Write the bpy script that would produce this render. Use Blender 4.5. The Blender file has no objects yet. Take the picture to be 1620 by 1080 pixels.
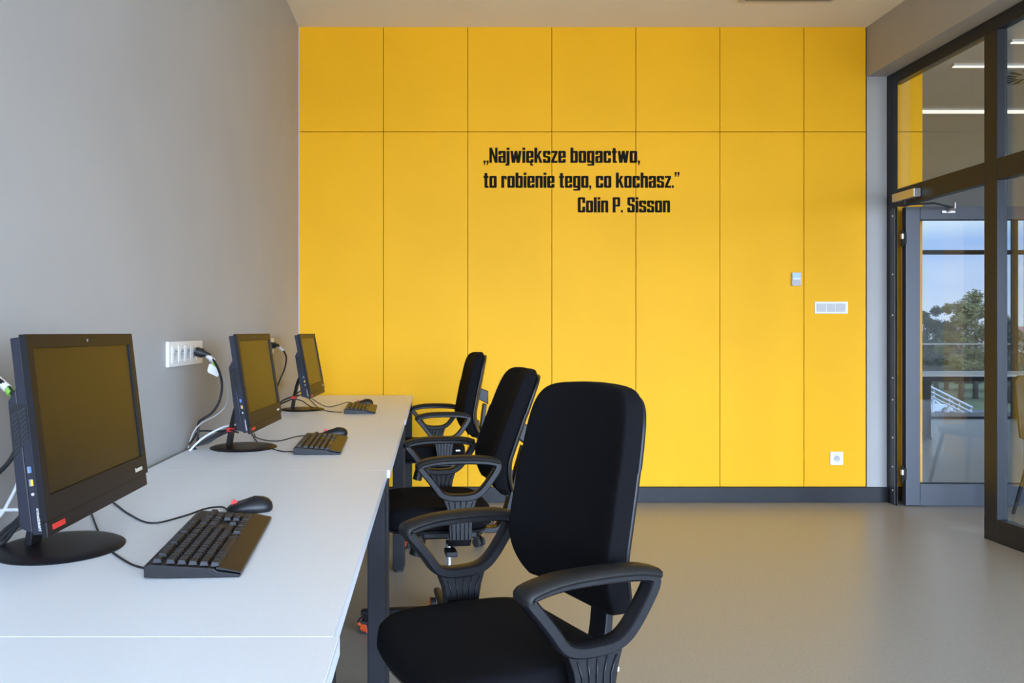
import bpy, bmesh, math, random
from mathutils import Vector, Matrix

sc = bpy.context.scene
COL = sc.collection
random.seed(7)
R = math.radians

# ------------------------------------------------------------------ camera
F = 1300.0                      # focal length in pixels of the 1620 px frame
VX, VY = 682.0, 526.0           # where the lines into depth meet
EYE = 1.18
cam_d = bpy.data.cameras.new('camera')
cam = bpy.data.objects.new('camera', cam_d)
COL.objects.link(cam)
cam.location = (0, 0, EYE)
cam.rotation_euler = (R(90), 0, 0)
cam_d.sensor_width = 36
cam_d.lens = F * 36 / 1620
cam_d.shift_x = (810 - VX) / 1620
cam_d.shift_y = (VY - 540) / 1620
cam_d.clip_start = 0.05
cam_d.clip_end = 500
sc.camera = cam

# ------------------------------------------------------------------ sky and exposure
sc.view_settings.view_transform = 'Standard'
sc.view_settings.look = 'None'
sc.view_settings.exposure = 0.38
sc.view_settings.gamma = 1.0
sc.view_settings.use_curve_mapping = False

SKY_BRIGHT = 17.9               # sky behind the viewer, strengthened to light the rooms
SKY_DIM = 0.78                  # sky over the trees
w = bpy.data.worlds.new('sky')
sc.world = w
w.use_nodes = True
nt = w.node_tree
nt.nodes.clear()
def N(t, **kw):
    n = nt.nodes.new(t)
    for k, v in kw.items():
        setattr(n, k, v)
    return n
L = nt.links.new
tc = N('ShaderNodeTexCoord')
sep = N('ShaderNodeSeparateXYZ'); L(tc.outputs['Generated'], sep.inputs[0])
elev = N('ShaderNodeValToRGB')
cr = elev.color_ramp
cr.elements[0].position = 0.0; cr.elements[0].color = (0.38, 0.36, 0.33, 1)
cr.elements[1].position = 1.0; cr.elements[1].color = (0.42, 0.60, 0.95, 1)
for p, c in ((0.495, (0.42, 0.41, 0.39, 1)), (0.503, (0.86, 0.88, 0.98, 1)), (0.53, (0.62, 0.74, 1.0, 1)), (0.547, (0.48, 0.65, 1.0, 1)), (0.558, (0.92, 1.02, 1.10, 1)), (0.580, (0.98, 1.06, 1.10, 1)), (0.65, (0.55, 0.72, 1.0, 1))):
    e = cr.elements.new(p); e.color = c
mz = N('ShaderNodeMath', operation='MULTIPLY_ADD'); mz.inputs[1].default_value = 0.5; mz.inputs[2].default_value = 0.5
L(sep.outputs['Z'], mz.inputs[0]); L(mz.outputs[0], elev.inputs[0])
noi = N('ShaderNodeTexNoise'); noi.inputs['Scale'].default_value = 5; noi.inputs['Detail'].default_value = 6
mp = N('ShaderNodeMapping'); mp.inputs['Scale'].default_value = (1, 1, 5)
L(tc.outputs['Generated'], mp.inputs[0]); L(mp.outputs[0], noi.inputs['Vector'])
nr = N('ShaderNodeMapRange'); nr.inputs[1].default_value = 0.45; nr.inputs[2].default_value = 0.72; nr.inputs[4].default_value = 0.7
L(noi.outputs['Fac'], nr.inputs[0])
up = N('ShaderNodeMapRange'); up.inputs[1].default_value = 0.0; up.inputs[2].default_value = 0.04
L(sep.outputs['Z'], up.inputs[0])
mm = N('ShaderNodeMath', operation='MULTIPLY'); L(nr.outputs[0], mm.inputs[0]); L(up.outputs[0], mm.inputs[1])
mixc = N('ShaderNodeMix', data_type='RGBA')
L(mm.outputs[0], mixc.inputs[0]); L(elev.outputs[0], mixc.inputs[6]); mixc.inputs[7].default_value = (0.98, 0.99, 1.05, 1)
st = N('ShaderNodeMapRange')     # sky boosted towards -Y so the windows give enough light
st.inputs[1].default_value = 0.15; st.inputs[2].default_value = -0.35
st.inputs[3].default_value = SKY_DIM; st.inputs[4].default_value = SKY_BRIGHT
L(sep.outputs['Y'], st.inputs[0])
sky_tint = N('ShaderNodeMix', data_type='RGBA', blend_type='MULTIPLY'); sky_tint.inputs[0].default_value = 1.0
sky_tint.inputs[7].default_value = (0.88, 1.0, 1.16, 1)
L(mixc.outputs[2], sky_tint.inputs[6])
bg = N('ShaderNodeBackground'); L(sky_tint.outputs[2], bg.inputs['Color']); L(st.outputs[0], bg.inputs['Strength'])
wo = N('ShaderNodeOutputWorld'); L(bg.outputs[0], wo.inputs[0])

def portal(name, loc, rot, sx, sy):
    l = bpy.data.lights.new(name, 'AREA'); l.shape = 'RECTANGLE'; l.size = sx; l.size_y = sy
    l.cycles.is_portal = True
    o = bpy.data.objects.new(name, l); COL.objects.link(o); o.location = loc; o.rotation_euler = rot
    return o
YB = -3.6                       # glazed wall behind the viewer
YF = 11.25                      # glazed wall of the far room
portal('daylight_portal', (3.8, YB - 0.2, 1.5), (R(90), 0, 0), 9.4, 2.75)
portal('daylight_portal', (11.2, YB - 0.2, 1.5), (R(90), 0, 0), 3.3, 2.75)
portal('daylight_portal', (8.3, YF + 0.2, 1.45), (R(-90), 0, 0), 7.0, 2.7)
bpy.data.objects['daylight_portal'].rotation_euler = (R(90), 0, 0)

# ------------------------------------------------------------------ materials
def mat(name, col, rough=0.5, metal=0.0, spec=0.5, noise=None, bump=None, coat=0.0):
    m = bpy.data.materials.new(name); m.use_nodes = True
    t = m.node_tree; b = t.nodes['Principled BSDF']
    b.inputs['Base Color'].default_value = (*col, 1)
    b.inputs['Roughness'].default_value = rough
    b.inputs['Metallic'].default_value = metal
    b.inputs['Specular IOR Level'].default_value = spec
    b.inputs['Coat Weight'].default_value = coat
    co = t.nodes.new('ShaderNodeTexCoord')
    if noise:
        sc_, amt = noise
        n = t.nodes.new('ShaderNodeTexNoise'); n.inputs['Scale'].default_value = sc_; n.inputs['Detail'].default_value = 4
        t.links.new(co.outputs['Object'], n.inputs['Vector'])
        r = t.nodes.new('ShaderNodeMapRange')
        r.inputs[1].default_value = 0.3; r.inputs[2].default_value = 0.7
        r.inputs[3].default_value = 1 - amt; r.inputs[4].default_value = 1 + amt
        t.links.new(n.outputs['Fac'], r.inputs[0])
        mx = t.nodes.new('ShaderNodeVectorMath'); mx.operation = 'SCALE'
        mx.inputs[0].default_value = col
        t.links.new(r.outputs[0], mx.inputs['Scale'])
        t.links.new(mx.outputs[0], b.inputs['Base Color'])
    if bump:
        sc_, st_ = bump
        n = t.nodes.new('ShaderNodeTexNoise'); n.inputs['Scale'].default_value = sc_; n.inputs['Detail'].default_value = 3
        t.links.new(co.outputs['Object'], n.inputs['Vector'])
        bp = t.nodes.new('ShaderNodeBump'); bp.inputs['Strength'].default_value = st_; bp.inputs['Distance'].default_value = 0.002
        t.links.new(n.outputs['Fac'], bp.inputs['Height']); t.links.new(bp.outputs[0], b.inputs['Normal'])
    return m

def glass(name, ior, tint):
    m = bpy.data.materials.new(name); m.use_nodes = True
    t = m.node_tree; t.nodes.clear()
    o = t.nodes.new('ShaderNodeOutputMaterial'); mx = t.nodes.new('ShaderNodeMixShader')
    f = t.nodes.new('ShaderNodeFresnel')
    ge = t.nodes.new('ShaderNodeNewGeometry'); io = t.nodes.new('ShaderNodeMix')   # same reflectance on both faces of the sheet
    io.inputs[2].default_value = ior; io.inputs[3].default_value = 1 / ior
    t.links.new(ge.outputs['Backfacing'], io.inputs[0]); t.links.new(io.outputs[0], f.inputs[0])
    tr = t.nodes.new('ShaderNodeBsdfTransparent'); tr.inputs[0].default_value = (*tint, 1)
    g = t.nodes.new('ShaderNodeBsdfGlossy'); g.inputs['Roughness'].default_value = 0.0
    t.links.new(f.outputs[0], mx.inputs[0]); t.links.new(tr.outputs[0], mx.inputs[1]); t.links.new(g.outputs[0], mx.inputs[2])
    t.links.new(mx.outputs[0], o.inputs[0])
    return m

def emit(name, col, s):
    m = bpy.data.materials.new(name); m.use_nodes = True
    t = m.node_tree; b = t.nodes['Principled BSDF']
    b.inputs['Base Color'].default_value = (*col, 1)
    b.inputs['Emission Color'].default_value = (*col, 1); b.inputs['Emission Strength'].default_value = s
    return m

M = dict(
    grey_wall=mat('grey_wall_paint', (0.375, 0.365, 0.352), 0.55, noise=(3, 0.03), bump=(220, 0.12)),
    white_ceil=mat('ceiling_paint', (0.84, 0.79, 0.68), 0.85, spec=0.2, noise=(2, 0.02)),
    yellow=mat('yellow_board', (0.90, 0.455, 0.012), 0.5, spec=0.14, noise=(1.6, 0.03), bump=(60, 0.03)),
    groove=mat('dark_groove', (0.10, 0.055, 0.01), 0.8),
    floor=mat('vinyl_floor', (0.35, 0.325, 0.285), 0.34, noise=(90, 0.10), bump=(40, 0.04)),
    black_board=mat('black_skirting', (0.011, 0.011, 0.014), 0.45, spec=0.35, noise=(20, 0.1)),
    frame=mat('anthracite_aluminium', (0.020, 0.023, 0.030), 0.33, spec=0.25, noise=(200, 0.05)),
    frame2=mat('grey_door_aluminium', (0.048, 0.055, 0.070), 0.38, noise=(200, 0.05)),
    glass=glass('window_glass', 1.5, (0.97, 0.985, 0.98)),
    door_glass=glass('door_glass', 1.75, (0.96, 0.98, 0.98)),
    silver=mat('silver_metal', (0.62, 0.60, 0.56), 0.35, 0.8, noise=(150, 0.04)),
    chrome=mat('chrome', (0.8, 0.8, 0.82), 0.12, 1.0, noise=(50, 0.02)),
    desk=mat('pale_grey_laminate', (0.82, 0.85, 0.90), 0.38, noise=(300, 0.02)),
    desk_edge=mat('desk_edge_band', (0.70, 0.73, 0.78), 0.4, noise=(100, 0.02)),
    desk_leg=mat('black_desk_steel', (0.012, 0.012, 0.016), 0.5, spec=0.3, noise=(120, 0.08)),
    fabric=mat('black_fabric', (0.0048, 0.0046, 0.0060), 0.9, spec=0.13, noise=(700, 0.35), bump=(900, 0.5)),
    plastic=mat('black_plastic', (0.007, 0.007, 0.0095), 0.40, spec=0.36, noise=(300, 0.08), bump=(500, 0.15)),
    pad=mat('arm_pad_plastic', (0.008, 0.0075, 0.0075), 0.48, spec=0.36, noise=(300, 0.08), bump=(700, 0.25)),
    rubber=mat('dark_rubber', (0.03, 0.03, 0.033), 0.6, noise=(90, 0.1)),
    hub=mat('wheel_grey', (0.20, 0.21, 0.22), 0.5, noise=(90, 0.1)),
    orange=mat('orange_plastic', (0.80, 0.10, 0.015), 0.5, noise=(90, 0.1)),
    pc=mat('computer_black', (0.007, 0.007, 0.009), 0.40, spec=0.22, noise=(300, 0.06)),
    pc_side=mat('computer_side_blue_black', (0.012, 0.013, 0.022), 0.45, spec=0.3, noise=(300, 0.06)),
    screen=mat('dark_display', (0.007, 0.006, 0.005), 0.30, spec=0.44, noise=(400, 0.05)),
    vent=mat('vent_black', (0.004, 0.004, 0.005), 0.8, noise=(90, 0.1)),
    key=mat('key_plastic', (0.011, 0.011, 0.014), 0.38, spec=0.35, noise=(300, 0.08)),
    kb=mat('keyboard_plastic', (0.008, 0.008, 0.010), 0.40, spec=0.38, noise=(300, 0.08)),
    cable=mat('black_cable', (0.012, 0.012, 0.014), 0.5, noise=(90, 0.1)),
    cable_w=mat('white_cable', (0.70, 0.71, 0.72), 0.45, noise=(90, 0.03)),
    cable_g=mat('grey_cable', (0.42, 0.42, 0.42), 0.45, noise=(90, 0.03)),
    white=mat('white_plastic', (0.80, 0.79, 0.77), 0.35, noise=(90, 0.02)),
    off=mat('socket_recess', (0.55, 0.54, 0.53), 0.45, noise=(90, 0.03)),
    dull_white=mat('dull_white_paint', (0.075, 0.075, 0.080), 0.7, spec=0.2, noise=(3, 0.05)),  # one even dull tone, lowered because the white rails rendered too bright
    ochre=mat('ochre_shell', (0.035, 0.021, 0.002), 0.5, spec=0.3, noise=(30, 0.05)),
    hole=mat('dark_hole', (0.05, 0.05, 0.05), 0.7, noise=(90, 0.03)),
    red=mat('red_plastic', (0.60, 0.025, 0.022), 0.45, noise=(90, 0.05)),
    blue=mat('blue_port', (0.05, 0.16, 0.60), 0.4, noise=(90, 0.05)),
    amber=mat('yellow_port', (0.80, 0.42, 0.03), 0.4, noise=(90, 0.05)),
    green=mat('green_tag', (0.25, 0.55, 0.08), 0.5, noise=(90, 0.05)),
    mark=mat('pale_print', (0.55, 0.50, 0.42), 0.5, noise=(90, 0.03)),
    ink=mat('black_lettering', (0.010, 0.008, 0.006), 0.7, spec=0.08, noise=(90, 0.05)),
    lcd=mat('pale_blue_display', (0.32, 0.52, 0.56), 0.3, noise=(90, 0.05)),
    lamp=emit('lit_diffuser', (1.0, 0.94, 0.83), 0.8),
    grass=mat('grass', (0.022, 0.024, 0.010), 0.9, spec=0.1, noise=(0.12, 0.5)),
    road=mat('asphalt', (0.03, 0.03, 0.031), 0.9, spec=0.1, noise=(0.5, 0.15)),
    leaf_d=mat('dark_leaves', (0.0045, 0.0075, 0.004), 0.9, spec=0.1, noise=(0.6, 0.4)),
    leaf_l=mat('olive_leaves', (0.020, 0.020, 0.006), 0.9, spec=0.1, noise=(0.6, 0.4)),
    bark=mat('bark', (0.012, 0.009, 0.007), 0.9, spec=0.1, noise=(4, 0.3)),
    deck=mat('brown_decking', (0.10, 0.075, 0.058), 0.7, noise=(6, 0.15)),
    car=mat('silver_car_paint', (0.07, 0.075, 0.085), 0.35, 0.2, noise=(9, 0.03)),
    dark_glass=mat('car_glass', (0.02, 0.025, 0.03), 0.1, noise=(9, 0.05)),
    rooft=mat('red_roof_tiles', (0.06, 0.018, 0.010), 0.8, noise=(2, 0.2)),
    plaster=mat('pale_plaster', (0.08, 0.075, 0.07), 0.8, noise=(1, 0.05)),
)

# ------------------------------------------------------------------ mesh helpers
class MB:
    def __init__(s):
        s.v, s.f = [], []
    def add(s, vs, fs):
        o = len(s.v); s.v += [tuple(p) for p in vs]; s.f += [tuple(i + o for i in f) for f in fs]
    def box(s, a, b):
        x0, x1 = sorted((a[0], b[0])); y0, y1 = sorted((a[1], b[1])); z0, z1 = sorted((a[2], b[2]))
        s.hexa([(x0, y0, z0), (x1, y0, z0), (x1, y1, z0), (x0, y1, z0), (x0, y0, z1), (x1, y0, z1), (x1, y1, z1), (x0, y1, z1)])
    def hexa(s, p):
        s.add(p, [(0, 3, 2, 1), (4, 5, 6, 7), (0, 1, 5, 4), (1, 2, 6, 5), (2, 3, 7, 6), (3, 0, 4, 7)])
    def prism(s, poly, d):                       # 3-D polygon pushed along the vector d
        n = len(poly); d = Vector(d)
        s.add(list(poly) + [Vector(p) + d for p in poly],
              [tuple(range(n))[::-1], tuple(range(n, 2 * n))] + [(i, (i + 1) % n, (i + 1) % n + n, i + n) for i in range(n)])
    def loft(s, rings, cap=True, closed=False):
        n = len(rings[0]); o = len(s.v)
        for r in rings: s.v += [tuple(p) for p in r]
        k = len(rings)
        for i in range(k if closed else k - 1):
            a = o + i * n; b = o + ((i + 1) % k) * n
            for j in range(n):
                s.f.append((a + j, a + (j + 1) % n, b + (j + 1) % n, b + j))
        if cap and not closed:
            s.f.append(tuple(range(o, o + n))[::-1]); s.f.append(tuple(range(o + (k - 1) * n, o + k * n)))
    def tube(s, pts, r, n=8, closed=False, sect=None, up=None):
        pts = [Vector(p) for p in pts]; rings = []; k = len(pts); prev = None
        for i, p in enumerate(pts):
            a = pts[(i - 1) % k] if (closed or i) else p
            b = pts[(i + 1) % k] if (closed or i < k - 1) else p
            t = (b - a).normalized()
            if up is not None: u = Vector(up)
            elif prev is None: u = Vector((0, 0, 1)) if abs(t.z) < 0.9 else Vector((1, 0, 0))
            else: u = prev
            u = (u - t * u.dot(t)).normalized(); prev = u
            v = t.cross(u)
            ri = r[i] if isinstance(r, (list, tuple)) else r
            if sect: rings.append([p + u * q[0] + v * q[1] for q in sect])
            else: rings.append([p + (u * math.cos(2 * math.pi * j / n) + v * math.sin(2 * math.pi * j / n)) * ri for j in range(n)])
        s.loft(rings, closed=closed)
    def cyl(s, a, b, r, n=20, r2=None):
        s.tube([a, b], [r, r if r2 is None else r2], n)
    def lathe(s, prof, c=(0, 0, 0), n=32, sx=1, sy=1):
        s.loft([[(c[0] + r * sx * math.cos(2 * math.pi * j / n), c[1] + r * sy * math.sin(2 * math.pi * j / n), c[2] + z) for j in range(n)] for r, z in prof])
    def build(s, name, m, parent=None, smooth=False, bevel=0, seg=2, sub=0):
        me = bpy.data.meshes.new(name); me.from_pydata(s.v, [], s.f); me.update()
        bm = bmesh.new(); bm.from_mesh(me); bmesh.ops.recalc_face_normals(bm, faces=bm.faces); bm.to_mesh(me); bm.free()
        if m: me.materials.append(m)
        if smooth:
            for p in me.polygons: p.use_smooth = True
            if smooth != True: me.set_sharp_from_angle(angle=R(smooth))
        o = bpy.data.objects.new(name, me); COL.objects.link(o)
        if parent: o.parent = parent
        if bevel:
            b = o.modifiers.new('bevel', 'BEVEL'); b.width = bevel; b.segments = seg; b.limit_method = 'ANGLE'; b.angle_limit = R(35)
        if sub:
            d = o.modifiers.new('subdivision', 'SUBSURF'); d.levels = sub; d.render_levels = sub
        return o

def tag(o, label=None, cat=None, group=None, kind=None):
    for k, v in (('label', label), ('category', cat), ('group', group), ('kind', kind)):
        if v: o[k] = v
    return o
def thing(name, label, cat, loc=(0, 0, 0), rz=0, group=None, kind=None):
    o = bpy.data.objects.new(name, None); COL.objects.link(o); o.empty_display_size = 0.1
    o.location = loc; o.rotation_euler = (0, 0, rz)
    return tag(o, label, cat, group, kind)
def box(name, a, b, m, parent=None, bevel=0):
    q = MB(); q.box(a, b); return q.build(name, m, parent, bevel=bevel)
def struct(o, label=None, cat=None):
    return tag(o, label, cat, kind='structure')
def copy_tree(o, parent=None):
    c = o.copy(); COL.objects.link(c)
    if parent: c.parent = parent
    for ch in list(o.children): copy_tree(ch, c)
    return c
def local(root, p):
    q = Vector(p) - root.location
    a = -root.rotation_euler.z
    return Vector((q.x * math.cos(a) - q.y * math.sin(a), q.x * math.sin(a) + q.y * math.cos(a), q.z))
def P(px, py, y):                # the place at depth y that the photograph shows at a pixel
    return Vector(((px - VX) / F * y, y, EYE - (py - VY) / F * y))
def spline(pts, k=6):
    pts = [Vector(p) for p in pts]; out = []
    for i in range(len(pts) - 1):
        p0 = pts[max(i - 1, 0)]; p1 = pts[i]; p2 = pts[i + 1]; p3 = pts[min(i + 2, len(pts) - 1)]
        for j in range(k):
            t = j / k
            out.append(0.5 * ((2 * p1) + (p2 - p0) * t + (2 * p0 - 5 * p1 + 4 * p2 - p3) * t * t + (3 * p1 - p0 - 3 * p2 + p3) * t ** 3))
    out.append(pts[-1]); return out
def sup(a, b, n, e):             # superellipse outline
    o = []
    for j in range(n):
        t = 2 * math.pi * j / n; c, s_ = math.cos(t), math.sin(t)
        o.append((a * math.copysign(abs(c) ** (2 / e), c), b * math.copysign(abs(s_) ** (2 / e), s_)))
    return o

# ------------------------------------------------------------------ the setting
XL, YW, ZC = -0.925, 5.73, 3.31          # left wall, yellow wall, ceiling
XR, XP = 3.03, 3.176                     # bulkhead face, glass partition face
XE = 3.427                               # where the yellow wall ends beyond the partition
XH = 13.0
struct(box('floor', (XL - 0.2, YB - 0.3, -0.2), (XH + 0.2, YF + 0.12, 0), M['floor']), 'grey speckled vinyl floor running through both rooms', 'floor')
struct(box('ceiling', (XL - 0.2, YB - 0.3, ZC), (XH + 0.2, YF + 0.3, ZC + 0.2), M['white_ceil']), 'plain pale ceiling over both rooms', 'ceiling')
struct(box('wall_left', (XL - 0.2, YB - 0.3, 0), (XL, YW + 0.2, ZC), M['grey_wall']), 'grey painted wall behind the row of computers', 'wall')

q = MB()
q.box((XL, YW + 0.022, 0), (XE - 0.022, YW + 0.2, ZC))
wb = struct(q.build('wall_back', M['groove']), 'bright yellow wall of large boards carrying black lettering', 'wall')
bx = [(p - VX) / F * YW for p in (473.2, 606.5, 740, 873, 1006, 1139, 1272, 1370)]
zs = [0.105, EYE + (VY - 208.5) / F * YW, EYE + (VY - 41) / F * YW]
q = MB(); g = 0.0019
for i in range(7):
    for j in range(2):
        q.box((bx[i] + g, YW, zs[j] + g), (bx[i + 1] - g, YW + 0.02, zs[j + 1] - g))
for j in range(2):
    q.box((XP + 0.012, YW, zs[j] + g), (XE, YW + 0.02, zs[j + 1] - g))
q.box((XE - 0.02, YW + 0.021, 0.1), (XE, YW + 0.2, ZC))
q.build('cladding_boards', M['yellow'], wb, bevel=0.0012, seg=1)
struct(box('trim_1', (XL + 0.0005, YW - 0.004, 0.107), (XL + 0.007, YW + 0.021, zs[2]), M['off']), 'thin metal corner strip between the grey and yellow walls', 'trim')
struct(box('baseboard_back', (XL + 0.001, YW - 0.014, 0), (XP + 0.01, YW + 0.021, 0.105), M['black_board'], bevel=0.002), 'black skirting along the foot of the yellow wall', 'baseboard')
# grey return beside the yellow boards and the bulkhead over the partition
q = MB()
q.box((bx[7] + 0.006, YW - 0.002, 0.106), (XP, YW + 0.0215, 2.964))
q.box((bx[7] + 0.006, YB, 2.964), (XP + 0.15, YW + 0.0215, ZC))
struct(q.build('wall_right', M['grey_wall']), 'grey bulkhead and narrow return around the glass partition', 'wall')
# wall behind the viewer with its long window, walls of the far room
q = MB()
q.box((XL, YB - 0.3, 0), (XH, YB, 0.12)); q.box((XL, YB - 0.3, 2.86), (XH, YB, ZC))
q.box((XL, YB - 0.3, 0.12), (-0.8, YB, 2.86)); q.box((8.4, YB - 0.3, 0.12), (9.6, YB, 2.86)); q.box((12.8, YB - 0.3, 0.12), (XH, YB, 2.86))
struct(q.build('wall_front', M['grey_wall']), 'grey wall around the long window opposite the yellow wall', 'wall')
q = MB()
for x in (-0.8, 0.8, 2.4, 4.0, 5.6, 6.9, 8.34): q.box((x, YB - 0.15, 0.12), (x + 0.06, YB - 0.08, 2.86))
for z in (0.12, 2.25, 2.80): q.box((-0.74, YB - 0.148, z), (8.34, YB - 0.082, z + 0.06))
struct(q.build('window_3', M['frame'], bevel=0.003), 'long dark framed window opposite the yellow wall', 'window')
q = MB()  # extra window, out of view, put in to brighten the far room
for x in (9.6, 11.2, 12.74): q.box((x, YB - 0.15, 0.12), (x + 0.06, YB - 0.08, 2.86))
for z in (0.12, 2.25, 2.80): q.box((9.66, YB - 0.148, z), (12.74, YB - 0.082, z + 0.06))
struct(q.build('window_added', M['frame'], bevel=0.003), 'unseen dark framed window added to brighten the far room', 'window')
struct(box('wall_hall', (XH, YB - 0.3, 0), (XH + 0.2, YF + 0.3, ZC), M['grey_wall']), 'grey end wall of the far room', 'wall')
q = MB()
q.box((XE - 0.2, YW + 0.21, 0), (XE, YF + 0.3, ZC))
struct(q.build('wall_side', M['grey_wall']), 'grey side wall behind the yellow wall', 'wall')
q = MB()
q.box((XE, YF, 2.79), (XH, YF + 0.3, ZC)); q.box((XE, YF, 0), (4.8, YF + 0.3, 2.79)); q.box((12.0, YF, 0), (XH, YF + 0.3, 2.79))
struct(q.build('wall_far', M['grey_wall']), 'grey lintel and piers around the far balcony glazing', 'wall')
# wall end inside the hall, yellow edge and grey body, mirrored in the open door
q = MB(); q.box((5.21, 3.1, 0), (8.2, 3.4, ZC))
wh = struct(q.build('wall_middle', M['grey_wall']), 'grey freestanding wall inside the far room with a yellow end', 'wall')
box('yellow_end_board', (4.94, 3.09, 0), (5.209, 3.41, ZC), M['yellow'], wh)

# glass partition ----------------------------------------------------------
win = struct(thing('window_1', 'dark framed glass partition with transom beside the yellow wall', 'window', (0, 0, 0)))
YD0, YD1 = 5.60, 4.72              # door opening
PD = 0.058                         # frame depth
def fr(name, a, b, m=M['frame']): return box(name, a, b, m, win, bevel=0.003)
fr('frame_post', (XP, 5.66, 0), (XP + 0.040, YW - 0.0025, 2.9635))
fr('post_flange', (XP, YD0, 0), (XP + 0.006, 5.6595, 2.884))
fr('head_rail', (XP, YB, 2.885), (XP + PD, 5.6595, 2.9635))
fr('mullion', (XP, 4.61, 0), (XP + PD, YD1, 2.8845))
fr('transom', (XP, YD1 + 0.0005, 2.037), (XP + PD, YD0 - 0.0005, 2.158))
fr('transom', (XP, 3.0, 2.037), (XP + PD, 4.6095, 2.158))
fr('mullion', (XP, 2.89, 0), (XP + PD, 2.9995, 2.8845))
fr('transom', (XP, YB, 2.037), (XP + PD, 2.8895, 2.158))
fr('bottom_rail', (XP, 3.0, 0), (XP + PD, 4.6095, 0.132))
fr('bottom_rail', (XP, YB, 0), (XP + PD, 2.8895, 0.132))
gx = XP + PD - 0.016
def pane(a0, a1, z0, z1): return box('glass_pane', (gx, a0 + 0.0008, z0 + 0.0008), (gx + 0.008, a1 - 0.0008, z1 - 0.0008), M['glass'], win)
box('glass_pane', (XP + 0.0085, YD1 + 0.001, 2.159), (XP + 0.0165, 5.659, 2.884), M['glass'], win); pane(3.0, 4.61, 2.158, 2.885); pane(3.0, 4.61, 0.132, 2.037); pane(YB, 2.89, 0.132, 2.037); pane(YB, 2.89, 2.158, 2.885)
# slim door stop with screws on the hinge side
fr('door_stop', (XP - 0.007, 5.618, 0.004), (XP - 0.0004, 5.672, 2.03), M['frame2'])
q = MB()
for z in (0.10, 0.26, 0.46, 0.72, 0.87, 1.30, 1.58, 1.98):
    q.cyl((XP - 0.0071, 5.640, z), (XP - 0.0095, 5.640, z), 0.0062, 12)
q.build('screw_heads', M['white'], win)

# open door leaf -------------------------------------------------------------
door = struct(thing('door_1', 'grey aluminium glazed door leaf standing wide open into the far room', 'door', (XP + 0.069, YD0 - 0.018, 0), R(-1.0)))
DW, DT, DZ0, DZ1 = 0.90, 0.046, 0.006, 2.035
def dl(name, a, b, m=M['frame2'], bev=0.003): return box(name, a, b, m, door, bevel=bev)
x0 = -0.020
dl('stile', (x0, 0, DZ0), (x0 + 0.098, DT, DZ1)); dl('stile', (DW - 0.098, 0, DZ0), (DW, DT, DZ1))
dl('top_rail', (x0 + 0.0985, 0, DZ1 - 0.088), (DW - 0.0985, DT, DZ1)); dl('bottom_rail', (x0 + 0.0985, 0, DZ0), (DW - 0.0985, DT, DZ0 + 0.148))
dl('glass_pane', (x0 + 0.099, 0.019, DZ0 + 0.149), (DW - 0.099, 0.027, DZ1 - 0.089), M['door_glass'], 0)
q = MB()
for z0, z1 in ((DZ0 + 0.1485, DZ0 + 0.153), (DZ1 - 0.093, DZ1 - 0.0885)): q.box((x0 + 0.0995, 0.014, z0), (DW - 0.0995, 0.022, z1))
q.build('glazing_gasket', M['vent'], door)
for z in (0.22, 1.82):
    q = MB(); q.cyl((x0 - 0.026, -0.004, z - 0.055), (x0 - 0.026, -0.004, z + 0.055), 0.010, 14)
    q.box((x0 - 0.024, -0.003, z - 0.04), (x0 + 0.004, 0.004, z + 0.04))
    h = q.build('hinge', M['vent'], door, smooth=40)
    q = MB(); q.cyl((x0 - 0.026, -0.004, z - 0.0045), (x0 - 0.026, -0.004, z + 0.03), 0.0106, 14); q.build('hinge_pin', M['silver'], h, smooth=40)
# closer: body on the transom, arm to the top of the leaf
q = MB(); q.box((XP - 0.048, YD0 - 0.275, 2.062), (XP - 0.0005, YD0 - 0.02, 2.118))
cl = q.build('closer_body', M['silver'], None, bevel=0.004); cl.parent = door
def to_door(o):
    for v in o.data.vertices: v.co = local(door, v.co)
to_door(cl)
q = MB(); q.cyl((XP - 0.024, YD0 - 0.13, 2.061), (XP - 0.024, YD0 - 0.13, 2.036), 0.009, 12)
q.tube([(XP - 0.024, YD0 - 0.13, 2.030), (XP + 0.12, YD0 - 0.22, 2.028), (XP + 0.33, YD0 - 0.075, 2.022)], 0.006, 8)
ar = q.build('closer_arm', M['frame'], None); ar.parent = door; to_door(ar)
q = MB(); q.box((XP + 0.285, YD0 - 0.034, 1.990), (XP + 0.375, YD0 - 0.0225, 2.006)); q.cyl((XP + 0.345, YD0 - 0.075, 2.014), (XP + 0.345, YD0 - 0.075, 2.055), 0.008, 10); q.tube([(XP + 0.345, YD0 - 0.075, 2.018), (XP + 0.32, YD0 - 0.034, 1.998)], 0.006, 8)
ar = q.build('closer_bracket', M['silver'], None, bevel=0.001); ar.parent = door; to_door(ar)
q = MB(); q.tube([(DW - 0.05, -0.0, 1.05), (DW - 0.05, -0.05, 1.05), (DW - 0.17, -0.05, 1.05)], 0.009, 10)
q.box((DW - 0.07, -0.006, 0.95), (DW - 0.03, -0.0005, 1.10)); q.build('handle', M['silver'], door)

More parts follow.
